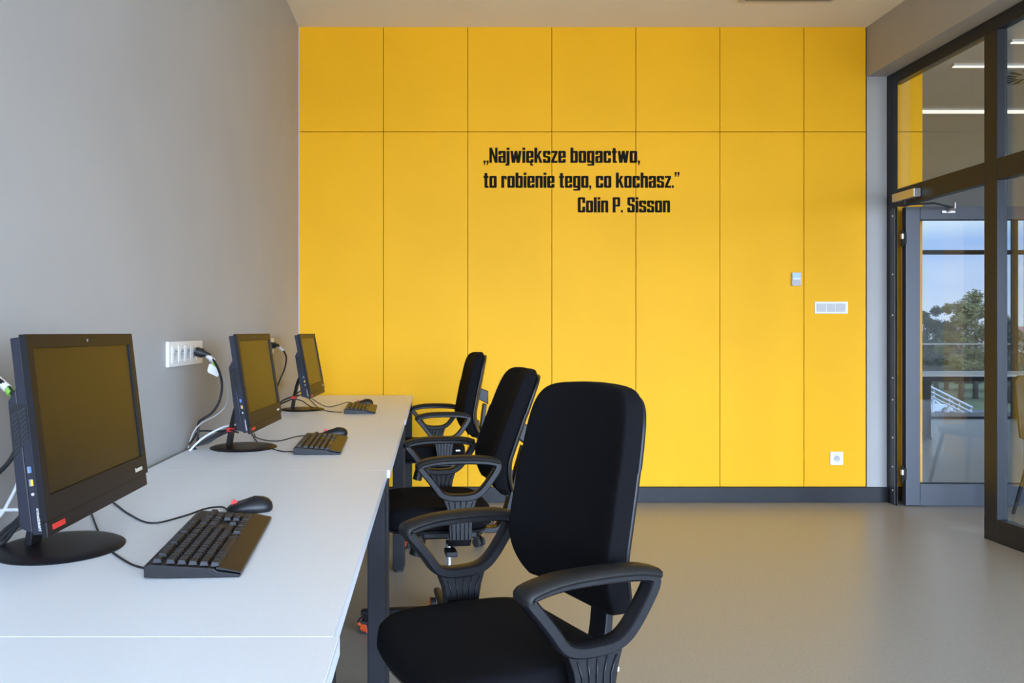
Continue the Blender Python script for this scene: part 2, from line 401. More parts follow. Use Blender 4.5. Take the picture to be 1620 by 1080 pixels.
# far glazing ------------------------------------------------------------------
win2 = struct(thing('window_2', 'full height dark balcony glazing at the far end', 'window', (0, 0, 0)))
def fw(name, a, b): return box(name, a, b, M['frame'], win2, bevel=0.004)
for x in (4.80, 6.42, 8.00, 9.5, 11.0, 11.94): fw('mullion', (x, YF + 0.03, 0.0), (x + 0.06, YF + 0.1, 2.785))
vx = [4.80, 6.42, 8.00, 9.5, 11.0, 11.94]
for i in range(5):
    a, b = vx[i] + 0.061, vx[i + 1] - 0.001
    fw('cross_rail', (a, YF + 0.032, 2.255), (b, YF + 0.098, 2.315)); fw('bottom_rail', (a, YF + 0.032, 0), (b, YF + 0.098, 0.03)); fw('head_rail', (a, YF + 0.032, 2.73), (b, YF + 0.098, 2.785))
    box('glass_pane', (a, YF + 0.06, 0.031), (b, YF + 0.068, 2.254), M['glass'], win2)
    box('glass_pane', (a, YF + 0.06, 2.316), (b, YF + 0.068, 2.729), M['glass'], win2)
# balcony
struct(box('floor_balcony', (4.0, YF + 0.125, -0.25), (13.2, YF + 1.12, -0.02), M['deck']), 'brown balcony deck outside the far glazing', 'floor')
rail = thing('balcony_railing', 'glass balcony railing with thin metal handrail beyond far glazing', 'railing', (0, 0, 0))
yr = YF + 1.04
box('handrail', (4.0, yr - 0.015, 1.0), (13.2, yr + 0.015, 1.02), M['silver'], rail)
box('lower_rail', (4.0, yr - 0.012, 0.62), (13.2, yr + 0.012, 0.635), M['frame'], rail)
for x in (4.1, 5.6, 7.1, 8.6, 10.1, 11.6, 13.0): box('post', (x, yr + 0.016, -0.02), (x + 0.03, yr + 0.04, 1.0), M['frame'], rail)
box('glass_panel', (4.0, yr - 0.004, -0.02), (13.2, yr + 0.004, 0.619), M['glass'], rail)

# hall ceiling lamps and vents ------------------------------------------------
for (y, xa, xb, wd, lb) in ((5.98, 4.22, 9, 0.03, 'slim lit ceiling strip lamp nearest the glass partition head'),
                            (6.52, 4.14, 9.4, 0.035, 'slim lit ceiling strip lamp starting short of the door transom'),
                            (7.85, 3.60, 9.4, 0.10, 'wide lit ceiling strip lamp seen through the transom glass, the deepest')):
    t = thing('strip_lamp', lb, 'lamp', ((xa + xb) / 2, y, ZC), group='lit strip lamps on the far ceiling')
    h = (xb - xa) / 2
    box('housing', (-h, -wd / 2, -0.018), (h, wd / 2, -0.0005), M['white'], t)
    box('diffuser', (-h + 0.004, -wd / 2 + 0.003, -0.026), (h - 0.004, wd / 2 - 0.003, -0.0185), M['lamp'], t)
t = thing('ceiling_diffuser', 'round swirl air diffuser in the far ceiling', 'vent', (4.92, 6.78, ZC))
q = MB(); q.lathe([(0.27, -0.0005), (0.27, -0.010), (0.24, -0.016), (0.05, -0.016)], n=36); q.build('plate', M['off'], t, smooth=40)
q = MB()
for k in range(14):
    a = 2 * math.pi * k / 14; c, s_ = math.cos(a), math.sin(a)
    q.prism([(c * 0.08 - s_ * 0.012, s_ * 0.08 + c * 0.012, -0.018), (c * 0.22 - s_ * 0.020, s_ * 0.22 + c * 0.020, -0.018), (c * 0.22 + s_ * 0.02, s_ * 0.22 - c * 0.02, -0.018), (c * 0.08 + s_ * 0.012, s_ * 0.08 - c * 0.012, -0.018)], (0, 0, 0.0015))
q.build('slots', M['hole'], t)
t = thing('ceiling_panel_vent', 'square grey ceiling vent at the top edge above the lettering', 'vent', (2.27, 4.97, ZC))
box('frame', (-0.3, -0.3, -0.014), (0.3, 0.3, -0.0005), M['off'], t, bevel=0.003)
q = MB()
for k in range(9): q.box((-0.27, -0.27 + k * 0.062, -0.020), (0.27, -0.235 + k * 0.062, -0.0145))
q.build('louvre', M['hub'], t)

# ------------------------------------------------------------------ lettering
S_, H_, W_ = 0.285, 0.175, 0.715
def rc(x0, y0, x1, y1, c=''):
    k = 0.075; p = []
    for nm, (x, y), dx, dy in (('bl', (x0, y0), 1, 1), ('br', (x1, y0), -1, 1), ('tr', (x1, y1), -1, -1), ('tl', (x0, y1), 1, -1)):
        if nm in c:
            a, b = (x + dx * k, y), (x, y + dy * k)
            p += [b, a] if nm in ('bl', 'tr') else [a, b]
        else: p.append((x, y))
    return p
def sl(a, b, wd=0.22, h=1.0): return [(a, h), (a + wd, h), (b + wd, 0), (b, 0)]
def bowl(h=1.0, w_=W_): return [rc(0, 0, S_, h, 'tl bl'), rc(w_ - S_, 0, w_, h, 'tr br'), rc(S_, h - H_, w_ - S_, h), rc(S_, 0, w_ - S_, H_)]
def gl_s(h=1.0, w_=W_): return [rc(0, h * .48, S_, h, 'tl bl'), rc(S_, h - H_, w_ - S_, h), rc(w_ - S_, h * .68, w_, h, 'tr'), rc(S_ * .6, h * .43, w_ - S_ * .6, h * .58),
                                rc(w_ - S_, 0, w_, h * .53, 'tr br'), rc(S_, 0, w_ - S_, H_), rc(0, 0, S_, h * .32, 'bl')]
def gl_c(h=1.0, w_=W_): return [rc(0, 0, S_, h, 'tl bl'), rc(S_, h - H_, w_ - S_, h), rc(S_, 0, w_ - S_, H_), rc(w_ - S_, h * .62, w_, h, 'tr'), rc(w_ - S_, 0, w_, h * .38, 'br')]
E_ = [rc(0, 0, S_, 1, 'tl bl'), rc(S_, 1 - H_, W_ - S_, 1), rc(S_, 0, W_ - S_, H_), rc(W_ - S_, .42, W_, 1, 'tr'), rc(W_ - S_, 0, W_, .31, 'br'), rc(S_, .42, W_ - S_, .55)]
A = 1.27
comma = lambda dx=0, dy=0: [rc(dx, dy, dx + .2, dy + .2), [(dx + .07, dy), (dx + .2, dy), (dx + .09, dy - .2), (dx, dy - .2)]]
GL = {
 'o': (bowl(), W_), 'e': (E_, W_), 'c': (gl_c(), W_), 's': (gl_s(), W_),
 'ę': (E_ + [rc(W_ - .32, -.13, W_ - .16, 0), rc(W_ - .30, -.24, W_ - .04, -.12)], W_),
 'a': ([rc(W_ - S_, 0, W_, 1, 'tr'), rc(S_, 1 - H_, W_ - S_, 1), rc(0, .68, S_, 1, 'tl'), rc(0, 0, S_, .57, 'tl bl'), rc(S_, 0, W_ - S_, .13), rc(S_, .44, W_ - S_, .57)], W_),
 'n': ([rc(0, 0, S_, 1), rc(S_, 1 - H_, W_ - S_, 1), rc(W_ - S_, 0, W_, 1, 'tr')], W_),
 'h': ([rc(0, 0, S_, A), rc(S_, 1 - H_, W_ - S_, 1), rc(W_ - S_, 0, W_, 1, 'tr')], W_),
 'b': ([rc(0, 0, S_, A), rc(W_ - S_, 0, W_, 1, 'tr br'), rc(S_, 1 - H_, W_ - S_, 1), rc(S_, 0, W_ - S_, H_)], W_),
 'g': ([rc(0, 0, S_, 1, 'tl bl'), rc(W_ - S_, -.24, W_, 1, 'br'), rc(S_, 1 - H_, W_ - S_, 1), rc(S_, 0, W_ - S_, H_), rc(.04, -.24, W_ - S_, -.10)], W_),
 'k': ([rc(0, 0, S_, A), [(S_, .36), (W_ + .02, 1), (W_ - .28, 1), (S_, .66)], [(S_ + .02, .52), (S_ + .20, .66), (W_ + .05, 0), (W_ - .22, 0)]], W_ + .03),
 'z': ([rc(0, 1 - H_, .6, 1), rc(0, 0, .6, H_), [(0, H_), (.27, H_), (.6, 1 - H_), (.33, 1 - H_)]], .6),
 't': ([rc(.09, 0, .09 + S_, A - .04, 'bl'), rc(0, 1 - H_, .48, 1), rc(.34, 0, .49, .15)], .49),
 'w': ([sl(0, .15, .26), sl(.41, .19, .26), sl(.41, .60, .26), sl(.81, .64, .26)], 1.07),
 'v': ([sl(0, .22), sl(.44, .25)], .66),
 'i': ([rc(0, 0, S_, 1), rc(0, 1.08, S_, A)], S_), 'l': ([rc(0, 0, S_, A)], S_),
 'j': ([rc(0, -.2, S_, 1, 'br'), rc(-.12, -.24, S_ * .8, -.09), rc(0, 1.08, S_, A)], S_),
 'r': ([rc(0, 0, S_, 1), rc(S_, 1 - H_ - .03, .34, 1), rc(.34, .70, .52, 1, 'tr')], .52),
 'N': ([rc(0, 0, .24, A), rc(.54, 0, .78, A), [(0.05, A), (.26, A), (.74, 0), (.52, 0)]], .78),
 'C': (gl_c(A, .74), .74), 'S': (gl_s(A, .74), .74),
 'P': ([rc(0, 0, S_, A), rc(S_, A - H_, .5, A), rc(.48, .5, .74, A, 'tr br'), rc(S_, .5, .5, .64)], .74),
 'T': ([rc(0, A - .16, .7, A), rc(.22, 0, .48, A - .15)], .7),
 ',': (comma(), .2), '.': ([rc(0, 0, .2, .2)], .2), '„': (comma() + comma(.28), .48), '”': (comma(0, 1.12) + comma(.28, 1.12), .48), ' ': ([], .30),
}
def lettering(text, gap=0.07):
    x = 0; out = []
    for ch in text:
        ps, wd = GL[ch]
        out += [[(p[0] + x, p[1]) for p in poly] for poly in ps]
        x += wd + gap
    return out, x - gap
def write(text, fn, depth, name, m, parent, width=1.0):
    """fn maps unit text coordinates (u over 0..1 of the width, v in x-heights) to a point."""
    ps, tw = lettering(text); q = MB()
    for k, poly in enumerate(ps): q.prism([fn(p[0] / tw, p[1]) for p in poly], Vector(depth) * (1 + 0.02 * (k % 5)))
    return q.build(name, m, parent)
tx = thing('wall_lettering', 'black three line Polish quotation lettered on the yellow wall', 'lettering', (0, YW, 0))
for text, a, b, base in (('„Największe bogactwo,', 765, 1012.5, 257.5), ('to robienie tego, co kochasz.”', 765, 1075, 297), ('Colin P. Sisson', 914, 1060, 336)):
    X0, X1 = (a - VX) / F * YW, (b - VX) / F * YW; Z0 = EYE - (base - VY) / F * YW; xh = 18.9 / F * YW
    write(text, lambda u, v: Vector((X0 + (X1 - X0) * u, -0.0004, Z0 + v * xh)), (0, -0.0015, 0), 'text_line', M['ink'], tx)

# ------------------------------------------------------------------ switches and sockets on the yellow wall
def wallpt(px, py): return ((px - VX) / F * YW, EYE - (py - VY) / F * YW)
def plate(name, label, cat, r, m=M['white'], th=0.010, group=None):
    xa, za = wallpt(r[0], r[3]); xb, zb = wallpt(r[2], r[1])
    t = thing(name, label, cat, ((xa + xb) / 2, YW, (za + zb) / 2), group=group)
    hx, hz = (xb - xa) / 2, (zb - za) / 2
    box('plate', (-hx, -th, -hz), (hx, -0.0004, hz), m, t, bevel=0.003)
    return t, hx, hz
t, hx, hz = plate('room_controller', 'small grey room controller with pale blue display on yellow wall', 'controller', (1251.5, 431, 1265.5, 452), M['off'], 0.020)
box('display', (-hx + 0.008, -0.0215, hz * 0.15), (hx - 0.006, -0.0203, hz - 0.008), M['lcd'], t)
box('button', (-hx + 0.008, -0.0225, -hz * 0.05), (hx - 0.008, -0.0203, hz * 0.12), M['white'], t)
box('cover', (-hx + 0.008, -0.0217, -hz + 0.008), (hx - 0.008, -0.0203, -hz * 0.12), M['cable_g'], t)
t, hx, hz = plate('light_switch', 'white triple light switch on yellow wall near the glass partition', 'switch', (1288, 477, 1340.5, 496))
for k in range(3):
    xa = -hx + 0.014 + k * 0.068
    q = MB(); q.hexa([(xa, -0.0135, -0.028), (xa + 0.062, -0.0135, -0.028), (xa + 0.062, -0.0105, -0.028), (xa, -0.0105, -0.028), (xa, -0.0165 + 0.004 * (k % 2), 0.028), (xa + 0.062, -0.0165 + 0.004 * (k % 2), 0.028), (xa + 0.062, -0.0105, 0.028), (xa, -0.0105, 0.028)])
    q.build('rocker', M['off'], t, bevel=0.001)
t, hx, hz = plate('power_socket', 'single square white power socket low on the yellow wall', 'socket', (1312.5, 714, 1333, 735))
q = MB(); q.lathe([(0.022, 0), (0.022, 0.003), (0.019, 0.003), (0.018, -0.002), (0.004, -0.002)], n=24)
for i, v in enumerate(q.v): q.v[i] = (v[0], -0.0105 - v[2], v[1])
q.build('socket_ring', M['off'], t, smooth=40)
q = MB()
for x in (-0.009, 0.009): q.cyl((x, -0.0088, 0), (x, -0.0112, 0), 0.003, 10)
q.cyl((0, -0.0088, 0.011), (0, -0.016, 0.011), 0.0025, 10)
q.build('pin_holes', M['hole'], t)

# socket strips on the grey wall
def strip(y0, y1, z0, z1, label):
    t = thing('socket_strip', label, 'socket', (XL, (y0 + y1) / 2, (z0 + z1) / 2), group='white socket strips on the grey wall')
    hy, hz = (y1 - y0) / 2, (z1 - z0) / 2
    box('plate', (0.0004, -hy, -hz), (0.012, hy, hz), M['white'], t, bevel=0.003)
    n = 5; wd = (2 * hy - 0.05) / n
    for k in range(n):
        yc = -hy + 0.025 + wd * (k + 0.5)
        q = MB(); q.box((0.0125, yc - wd * 0.46, -0.030), (0.0150, yc + wd * 0.46, 0.030))
        m = q.build('socket_insert', M['white'], t, bevel=0.001)
        q = MB(); q.lathe([(0.021, 0), (0.021, 0.0015), (0.019, 0.0015), (0.018, 0.0004), (0.003, 0.0004)], n=20)
        for i, v in enumerate(q.v): q.v[i] = (0.0153 + v[2], yc + v[0], v[1])
        q.build('socket_ring', M['off'], m, smooth=40)
        q = MB(); q.cyl((0.0154, yc, 0.010), (0.0225, yc, 0.010), 0.003, 8)
        for d in (-0.009, 0.009): q.cyl((0.0154, yc + d, 0), (0.0166, yc + d, 0), 0.003, 8)
        q.build('pin', M['hub'], m)
    return t
strip(2.86, 3.285, 1.058, 1.148, 'long white socket strip on grey wall between near and middle computers')
strip(4.36, 4.78, 1.058, 1.148, 'long white socket strip on grey wall behind the middle computer')

# ------------------------------------------------------------------ desks
ZD = 0.745
def desk(y0, y1, xf, label, gap=0.0004):
    yc, ln = (y0 + y1) / 2, (y1 - y0) / 2 - gap
    xb = XL + 0.02
    t = thing('desk', label, 'desk', ((xb + xf) / 2, yc, 0), group='pale desks in a row along the grey wall')
    h = (xf - xb) / 2
    o = box('tabletop', (-h, -ln, ZD - 0.025), (h, ln, ZD), M['desk'], t, bevel=gap * 0.9)
    box('edge_band', (h + 0.0003, -ln + 0.0006, ZD - 0.0245), (h + 0.0016, ln - 0.0006, ZD - 0.0006), M['desk_edge'], t)
    for sx in (-1, 1):
        for sy in (-1, 1):
            cx, cy = sx * (h - 0.030), sy * (ln - 0.030)
            l = box('leg', (cx - 0.027, cy - 0.027, 0.012), (cx + 0.027, cy + 0.027, ZD - 0.0255), M['desk_leg'], t, bevel=0.003)
            q = MB(); q.cyl((cx, cy, 0), (cx, cy, 0.012), 0.024, 16); q.build('foot', M['rubber'], l)
    for sx in (-1, 1): box('long_rail', (sx * (h - 0.045) - 0.012, -ln + 0.058, ZD - 0.075), (sx * (h - 0.045) + 0.012, ln - 0.058, ZD - 0.0255), M['desk_leg'], t)
    for sy in (-1, 1): box('end_rail', (-h + 0.058, sy * (ln - 0.03) - 0.015, ZD - 0.075), (h - 0.058, sy * (ln - 0.03) + 0.015, ZD - 0.0255), M['desk_leg'], t)
    return t
desk(-0.25, 1.176, -0.132, 'pale grey desk nearest the camera, empty, its far seam crossing the view', 0.0013)
desk(1.176, 2.60, -0.140, 'pale grey desk carrying the nearest computer and keyboard')
desk(2.60, 4.10, -0.132, 'pale grey desk carrying the middle computer and keyboard')
desk(4.10, 5.715, -0.128, 'pale grey desk against the yellow wall carrying the farthest computer')
DD = EYE - ZD
def D(px, py, up=0.0025):
    y = F * DD / (py - VY); return Vector(((px - VX) / F * y, y, ZD + up))

# ------------------------------------------------------------------ all-in-one computers (facing +X)
def computer(x, y, tilt, rz, label):
    t = thing('desktop_computer', label, 'computer', (x, y, ZD), rz, group='black all-in-one computers on the desks')
    T = R(tilt); xb, zb, Wd, Hd = 0.097, 0.083, 0.50, 0.352
    def q3(u, v, w_): return Vector((xb - v * math.sin(T) - w_ * math.cos(T), u - Wd / 2, zb + v * math.cos(T) - w_ * math.sin(T)))
    def slab(q, u0, u1, v0, v1, w0, w1):
        q.hexa([q3(u0, v0, w1), q3(u0, v0, w0), q3(u1, v0, w0), q3(u1, v0, w1), q3(u0, v1, w1), q3(u0, v1, w0), q3(u1, v1, w0), q3(u1, v1, w1)])
    def sb(name, m, *a, par=t, bev=0): q = MB(); slab(q, *a); return q.build(name, m, par, bevel=bev)
    # front bezel: frame around the display and the chin below
    q = MB()
    u0, u1, v0, v1 = 0.021, 0.479, 0.070, 0.327
    slab(q, 0, u0, 0.028, Hd, 0, 0.012); slab(q, u1, Wd, 0.028, Hd, 0, 0.012)
    slab(q, u0, u1, v1, Hd, 0, 0.012); slab(q, u0, u1, 0.028, v0, 0, 0.012)
    q.build('bezel', M['pc'], t)
    sb('chin', M['pc'], 0.003, Wd - 0.003, 0, 0.0275, 0.003, 0.014, bev=0.002)
    sb('display', M['screen'], u0 + 0.0002, u1 - 0.0002, v0 + 0.0002, v1 - 0.0002, 0.004, 0.011)
    hs = MB(); slab(hs, 0.004, Wd - 0.004, 0.006, Hd - 0.004, 0.0125, 0.030)
    ho = hs.build('housing', M['pc_side'], t, bevel=0.002)
    q = MB()                                                     # stepped rear body with a sloping top
    prof = [(0.010, 0.0305), (0.235, 0.0305), (0.262, 0.0305), (0.240, 0.047), (0.020, 0.052)]
    q.prism([q3(0.006, v, w_) for v, w_ in prof], q3(Wd - 0.006, 0, 0) - q3(0.006, 0, 0))
    q.build('rear_body', M['pc_side'], t, bevel=0.002)
    # side: vent slots, ports, label
    q = MB(); q.prism([q3(0.0058, v, w_) for v, w_ in ((0.158, 0.0315), (0.236, 0.0315), (0.228, 0.0445), (0.142, 0.0470))], (0, -0.0006, 0))
    q.prism([q3(0.0038, v, w_) for v, w_ in ((0.176, 0.0155), (0.232, 0.0155), (0.234, 0.0295), (0.160, 0.0295))], (0, -0.0006, 0))
    vt = q.build('side_vent', M['vent'], t)
    q = MB()
    for k in range(10):
        v = 0.155 + k * 0.0078
        if v > 0.170: q.prism([q3(0.0031, v + dv - dw * 0.7, 0.0165 + dw) for dw, dv in ((0, 0), (0.0125, 0), (0.0125, 0.0034), (0, 0.0034))], (0, -0.0005, 0))
        q.prism([q3(0.0051, v - 0.006 + dv - dw * 0.7, 0.0325 + dw) for dw, dv in ((0, 0), (0.0110, 0), (0.0110, 0.0034), (0, 0.0034))], (0, -0.0005, 0))
    q.build('vent_ribs', M['frame'], vt)
    sb('usb_port', M['hub'], 0.0028, 0.0036, 0.114, 0.125, 0.0195, 0.0255); sb('port_tongue', M['blue'], 0.0024, 0.0029, 0.115, 0.124, 0.0185, 0.0222)
    sb('usb_port', M['hub'], 0.0028, 0.0036, 0.091, 0.103, 0.0185, 0.0250); sb('port_tongue', M['amber'], 0.0024, 0.0029, 0.092, 0.102, 0.0178, 0.0218)
    q = MB(); q.cyl(q3(0.0036, 0.077, 0.021), q3(0.0024, 0.077, 0.021), 0.0028, 10); q.build('audio_jack', M['silver'], t)
    q = MB(); q.cyl(q3(0.25, 0.339, 0.0), q3(0.25, 0.339, -0.0008), 0.0032, 14); q.build('webcam', M['hub'], t)
    sb('red_sticker', M['red'], 0.022, 0.070, 0.009, 0.0185, 0.0020, 0.0029)
    write('lenovo', lambda u, v: q3(0.425 + 0.042 * u, 0.040 + v * 0.0075, -0.0001), (q3(0, 0, -0.0004) - q3(0, 0, 0)), 'maker_mark', M['mark'], t)
    write('ThinkCentre', lambda u, v: q3(0.0037, 0.012 + 0.040 * u, 0.0185 - v * 0.0034), (0, -0.0004, 0), 'side_mark', M['cable_g'], t)
    # stand
    q = MB(); q.lathe([(0.030, 0.0105), (0.090, 0.0085), (0.118, 0.006), (0.124, 0.003), (0.123, 0.0004), (0.05, 0.0003)], c=(0.003, 0, 0), n=48, sy=1.04)
    q.build('base', M['pc'], t, smooth=50)
    pr = q3(0.25, 0.165, 0.052)
    q = MB(); q.tube(spline([(-0.052, 0, 0.0107), (-0.044, 0, 0.06), (-0.030, 0, 0.125), (-0.014, 0, 0.172), (0.002, 0, 0.190), (pr.x, 0, pr.z)], 5), 0.01, sect=[(-0.007, -0.022), (0.007, -0.022), (0.007, 0.022), (-0.007, 0.022)], up=(0, 1, 0))
    # section axes: u runs along y, v across the bar
    q2 = MB(); q2.tube(spline([(-0.052, 0, 0.0107), (-0.044, 0, 0.06), (-0.030, 0, 0.125), (-0.014, 0, 0.172), (0.002, 0, 0.190), (pr.x - 0.0005, 0, pr.z)], 5), 0.01, sect=[(-0.024, -0.007), (0.024, -0.007), (0.024, 0.007), (-0.024, 0.007)], up=(0, 1, 0))
    q2.build('stand_arm', M['pc'], t, bevel=0.002)
    q = MB(); q.box((-0.056, -0.028, 0.062), (-0.030, 0.028, 0.078)); q.build('cable_clip', M['red'], t, bevel=0.002)
    return t
pcs = [computer(-0.752, 1.66, 6.7, 0, 'black all-in-one computer nearest the camera, cut by the left picture edge'),
       computer(-0.712, 3.11, 8.7, R(-2.0), 'black all-in-one computer in the middle of the row'),
       computer(-0.730, 4.64, 10.5, R(-1.2), 'smallest, farthest black all-in-one computer near the yellow wall')]

# ------------------------------------------------------------------ keyboards
def keyboard(label):
    t = thing('keyboard', label, 'keyboard', (0, 0, 0), group='black keyboards on the desks')
    # local: +X towards the person (palm rest), -Y the left end, +Y the right end
    hl = 0.222
    q = MB(); q.prism([(-0.080, -hl, 0.003), (-0.080, -hl, 0.024), (-0.070, -hl, 0.026), (0.040, -hl, 0.017), (0.047, -hl, 0.012), (0.086, -hl, 0.006), (0.086, -hl, 0.0006), (-0.04, -hl, 0.0006)], (0, 2 * hl, 0))
    q.build('case', M['kb'], t, bevel=0.0015)
    q = MB(); q.prism([(0.0445, -hl + 0.002, 0.0145), (0.0445, -hl + 0.002, 0.0185), (0.050, -hl + 0.002, 0.0185), (0.0885, -hl + 0.002, 0.0098), (0.0885, -hl + 0.002, 0.0030), (0.0865, -hl + 0.002, 0.0030), (0.0865, -hl + 0.002, 0.0075)], (0, 2 * hl - 0.004, 0))
    q.build('palm_rest', M['kb'], t, bevel=0.001)
    base = {}
    def key(row, y, wd):
        x = -0.060 + row * 0.0195 + (0 if row == 0 else 0.004)
        zt = 0.0262 - (x + 0.070) * 0.082
        wd = round(wd, 4)
        if wd not in base:
            q = MB(); a, b, hh = 0.0085, wd / 2 - 0.0010, 0.0085
            lo = [(-a, -b, 0), (a, -b, 0), (a, b, 0), (-a, b, 0)]; hi = [(-a + .0022, -b + .002, hh), (a - .0032, -b + .002, hh - .0008), (a - .0032, b - .002, hh - .0008), (-a + .0022, b - .002, hh)]
            q.hexa(lo + hi); o = q.build('key', M['key'], t, bevel=0.0007, seg=1); base[wd] = o.data
        else:
            o = bpy.data.objects.new('key', base[wd]); COL.objects.link(o); o.parent = t
            b_ = o.modifiers.new('bevel', 'BEVEL'); b_.width = 0.0007; b_.segments = 1
        o.location = (x, y, zt)
    p = 0.019; s0 = -hl + 0.010
    rows = [
        [(0, 1)] + [(k, 1) for k in (2, 3, 4, 5, 6.5, 7.5, 8.5, 9.5, 11, 12, 13, 14)] + [(15.25, 1), (16.25, 1), (17.25, 1)],
        [(k, 1) for k in range(13)] + [(13, 2)] + [(15.25, 1), (16.25, 1), (17.25, 1), (18.5, 1), (19.5, 1), (20.5, 1), (21.5, 1)],
        [(0, 1.5)] + [(1.5 + k, 1) for k in range(11)] + [(12.5, 1), (13.5, 1.5), (15.25, 1), (16.25, 1), (17.25, 1), (18.5, 1), (19.5, 1), (20.5, 1)],
        [(0, 1.75)] + [(1.75 + k, 1) for k in range(11)] + [(12.75, 2.25), (18.5, 1), (19.5, 1), (20.5, 1)],
        [(0, 2.25)] + [(2.25 + k, 1) for k in range(10)] + [(12.25, 2.75), (16.25, 1), (18.5, 1), (19.5, 1), (20.5, 1)],
        [(0, 1.25), (1.25, 1.25), (2.5, 1.25), (3.75, 6.25), (10, 1.25), (12.5, 1.25), (13.75, 1.25), (15.25, 1), (16.25, 1), (17.25, 1), (18.5, 2), (20.5, 1)]]
    n = 0
    for r_, row in enumerate(rows):
        for s, wd in row:
            key(r_, s0 + (s + wd / 2) * p * 0.985, wd * p * 0.985); n += 1
    return t
kb0 = keyboard('black keyboard in front of the nearest computer')
kbs = [kb0]
for lb in ('black keyboard in front of the middle computer', 'smallest black keyboard in front of the farthest computer'):
    c = copy_tree(kb0); c['label'] = lb; kbs.append(c)
for k, (x, y, a) in zip(kbs, ((-0.442, 1.675, 4.0), (-0.420, 3.145, 2.6), (-0.396, 4.610, 2.6))):
    k.location = (x, y, ZD); k.rotation_euler.z = R(a)
def cord(root, pts, r=0.0022):
    q = MB(); q.tube(spline([local(root, p) for p in pts]), r, 6)
    return q.build('cord', M['cable'], root, smooth=True)

# ------------------------------------------------------------------ mice (front towards -X)
def mouse(label):
    t = thing('computer_mouse', label, 'mouse', (0, 0, 0), group='black mice beside the keyboards')
    rings = []
    for v, s, dx in ((0.0006, 0.93, 0), (0.006, 1.0, 0), (0.014, 0.98, 0.001), (0.022, 0.90, 0.003), (0.029, 0.74, 0.006), (0.034, 0.50, 0.009), (0.0365, 0.22, 0.010)):
        rings.append([(p[0] * s + dx, p[1] * s, v * (1 - 0.25 * max(0, -p[0] / 0.056) * (v > .01))) for p in sup(0.056, 0.031, 28, 2.6)])
    q = MB(); q.loft(rings); q.build('body', M['kb'], t, smooth=True)
    q = MB(); q.cyl((-0.036, -0.003, 0.0235), (-0.036, 0.003, 0.0235), 0.0070, 16); q.build('scroll_wheel', M['red'], t, smooth=40)
    return t
m0 = mouse('black mouse with red wheel beyond the nearest keyboard')
mice = [m0]
for lb in ('black mouse beyond the middle keyboard', 'smallest black mouse beyond the farthest keyboard'):
    c = copy_tree(m0); c['label'] = lb; mice.append(c)
for k, (x, y, a) in zip(mice, ((-0.442, 2.00, 14), (-0.408, 3.465, 8), (-0.405, 4.955, 10))):
    k.location = (x, y, ZD); k.rotation_euler.z = R(a)
cord(kbs[0], [D(140, 800), D(147, 820), D(157, 845), D(175, 872), D(205, 893), D(226, 900), Vector((-0.513, 1.49, ZD + .008))])
cord(kbs[1], [D(396, 682), D(407, 699.6), D(426, 709), D(445, 714.5), D(459, 715), Vector((-0.495, 2.95, ZD + .008))])
cord(kbs[2], [D(488, 630), D(502.5, 644), D(516, 650), D(530, 652), Vector((-0.478, 4.42, ZD + .008))])
cord(mice[0], [D(165, 785), D(183, 799), D(205, 815), D(240, 829), D(290, 818), D(325, 806), D(350, 803), Vector((-0.494, 1.987, ZD + .008))])
cord(mice[1], [D(402, 686), D(406, 693), D(426, 698), D(445, 697.5), D(470, 691), D(495, 689), Vector((-0.462, 3.457, ZD + .008))])
cord(mice[2], [D(494, 631), D(508, 640), D(520, 644), D(535, 641), D(550, 636.5), Vector((-0.459, 4.945, ZD + .008))])

# ------------------------------------------------------------------ power and network cables
def cable(name, pts, r, m, label, cat='cable', group=None):
    q = MB(); q.tube(spline(pts), r, 8); o = q.build(name, m, smooth=True)
    return tag(o, label, cat, group)
def power_cable(pts, label, plug, tagpts=None):
    t = thing('power_cable', label, 'cable', (0, 0, 0), group='black power cables plugged into the wall strips')
    q = MB(); q.tube(spline(pts), 0.0048, 8); q.build('cord', M['cable'], t, smooth=True)
    q = MB(); a, b = Vector(plug[0]), Vector(plug[1])
    d = b - a
    q.tube([a, a + d * .45, a + d * .6, a + d * .8, b], [0.018, 0.018, 0.012, 0.009, 0.0065], 14); q.build('plug', M['cable'], t, smooth=40)
    if tagpts:
        q = MB(); q.tube(tagpts, 0.009, 8); q.build('cable_tag', M['white'], t, smooth=40)
    return t
pc_ = power_cable([P(331, 563, 3.17), P(338, 570, 3.15), P(347, 588, 3.12), P(351, 610, 3.10), P(347, 634, 3.09), P(336, 652, 3.09), P(322, 662, 3.09), P(314.5, 668, 3.10), P(313.5, 680, 3.10), P(313, 694, 3.10), P(312, 699, 3.12)],
            'black power cable with white tags dropping from the near socket strip', ((-0.9065, 3.165, 1.108), (-0.850, 3.165, 1.092)), [P(328, 563, 3.165), P(339, 571, 3.155)])
q = MB(); q.prism([P(331, 575, 3.15), P(341, 577, 3.15), P(347, 592, 3.15), P(344, 596, 3.15), P(329, 589, 3.15), P(328, 585, 3.15)], (0, 0.002, 0)); q.build('paper_tag', M['white'], pc_)
q = MB(); q.prism([P(334, 574, 3.148), P(340, 573, 3.148), P(345, 582, 3.148), P(338, 579, 3.148)], (0, 0.0015, 0)); q.build('green_tag', M['green'], pc_)
power_cable([Vector((-0.872, 4.70, 1.108)), P(441, 548, 4.80), P(448, 554, 4.82), P(453, 566, 4.85), P(450, 584, 4.88), P(443, 600, 4.88), P(436, 622, 4.88), P(440, 634, 4.88)],
            'black power cable looping from behind the middle computer', ((-0.9065, 4.66, 1.108), (-0.872, 4.70, 1.108)), [P(441, 548, 4.80), P(448, 554, 4.82)])
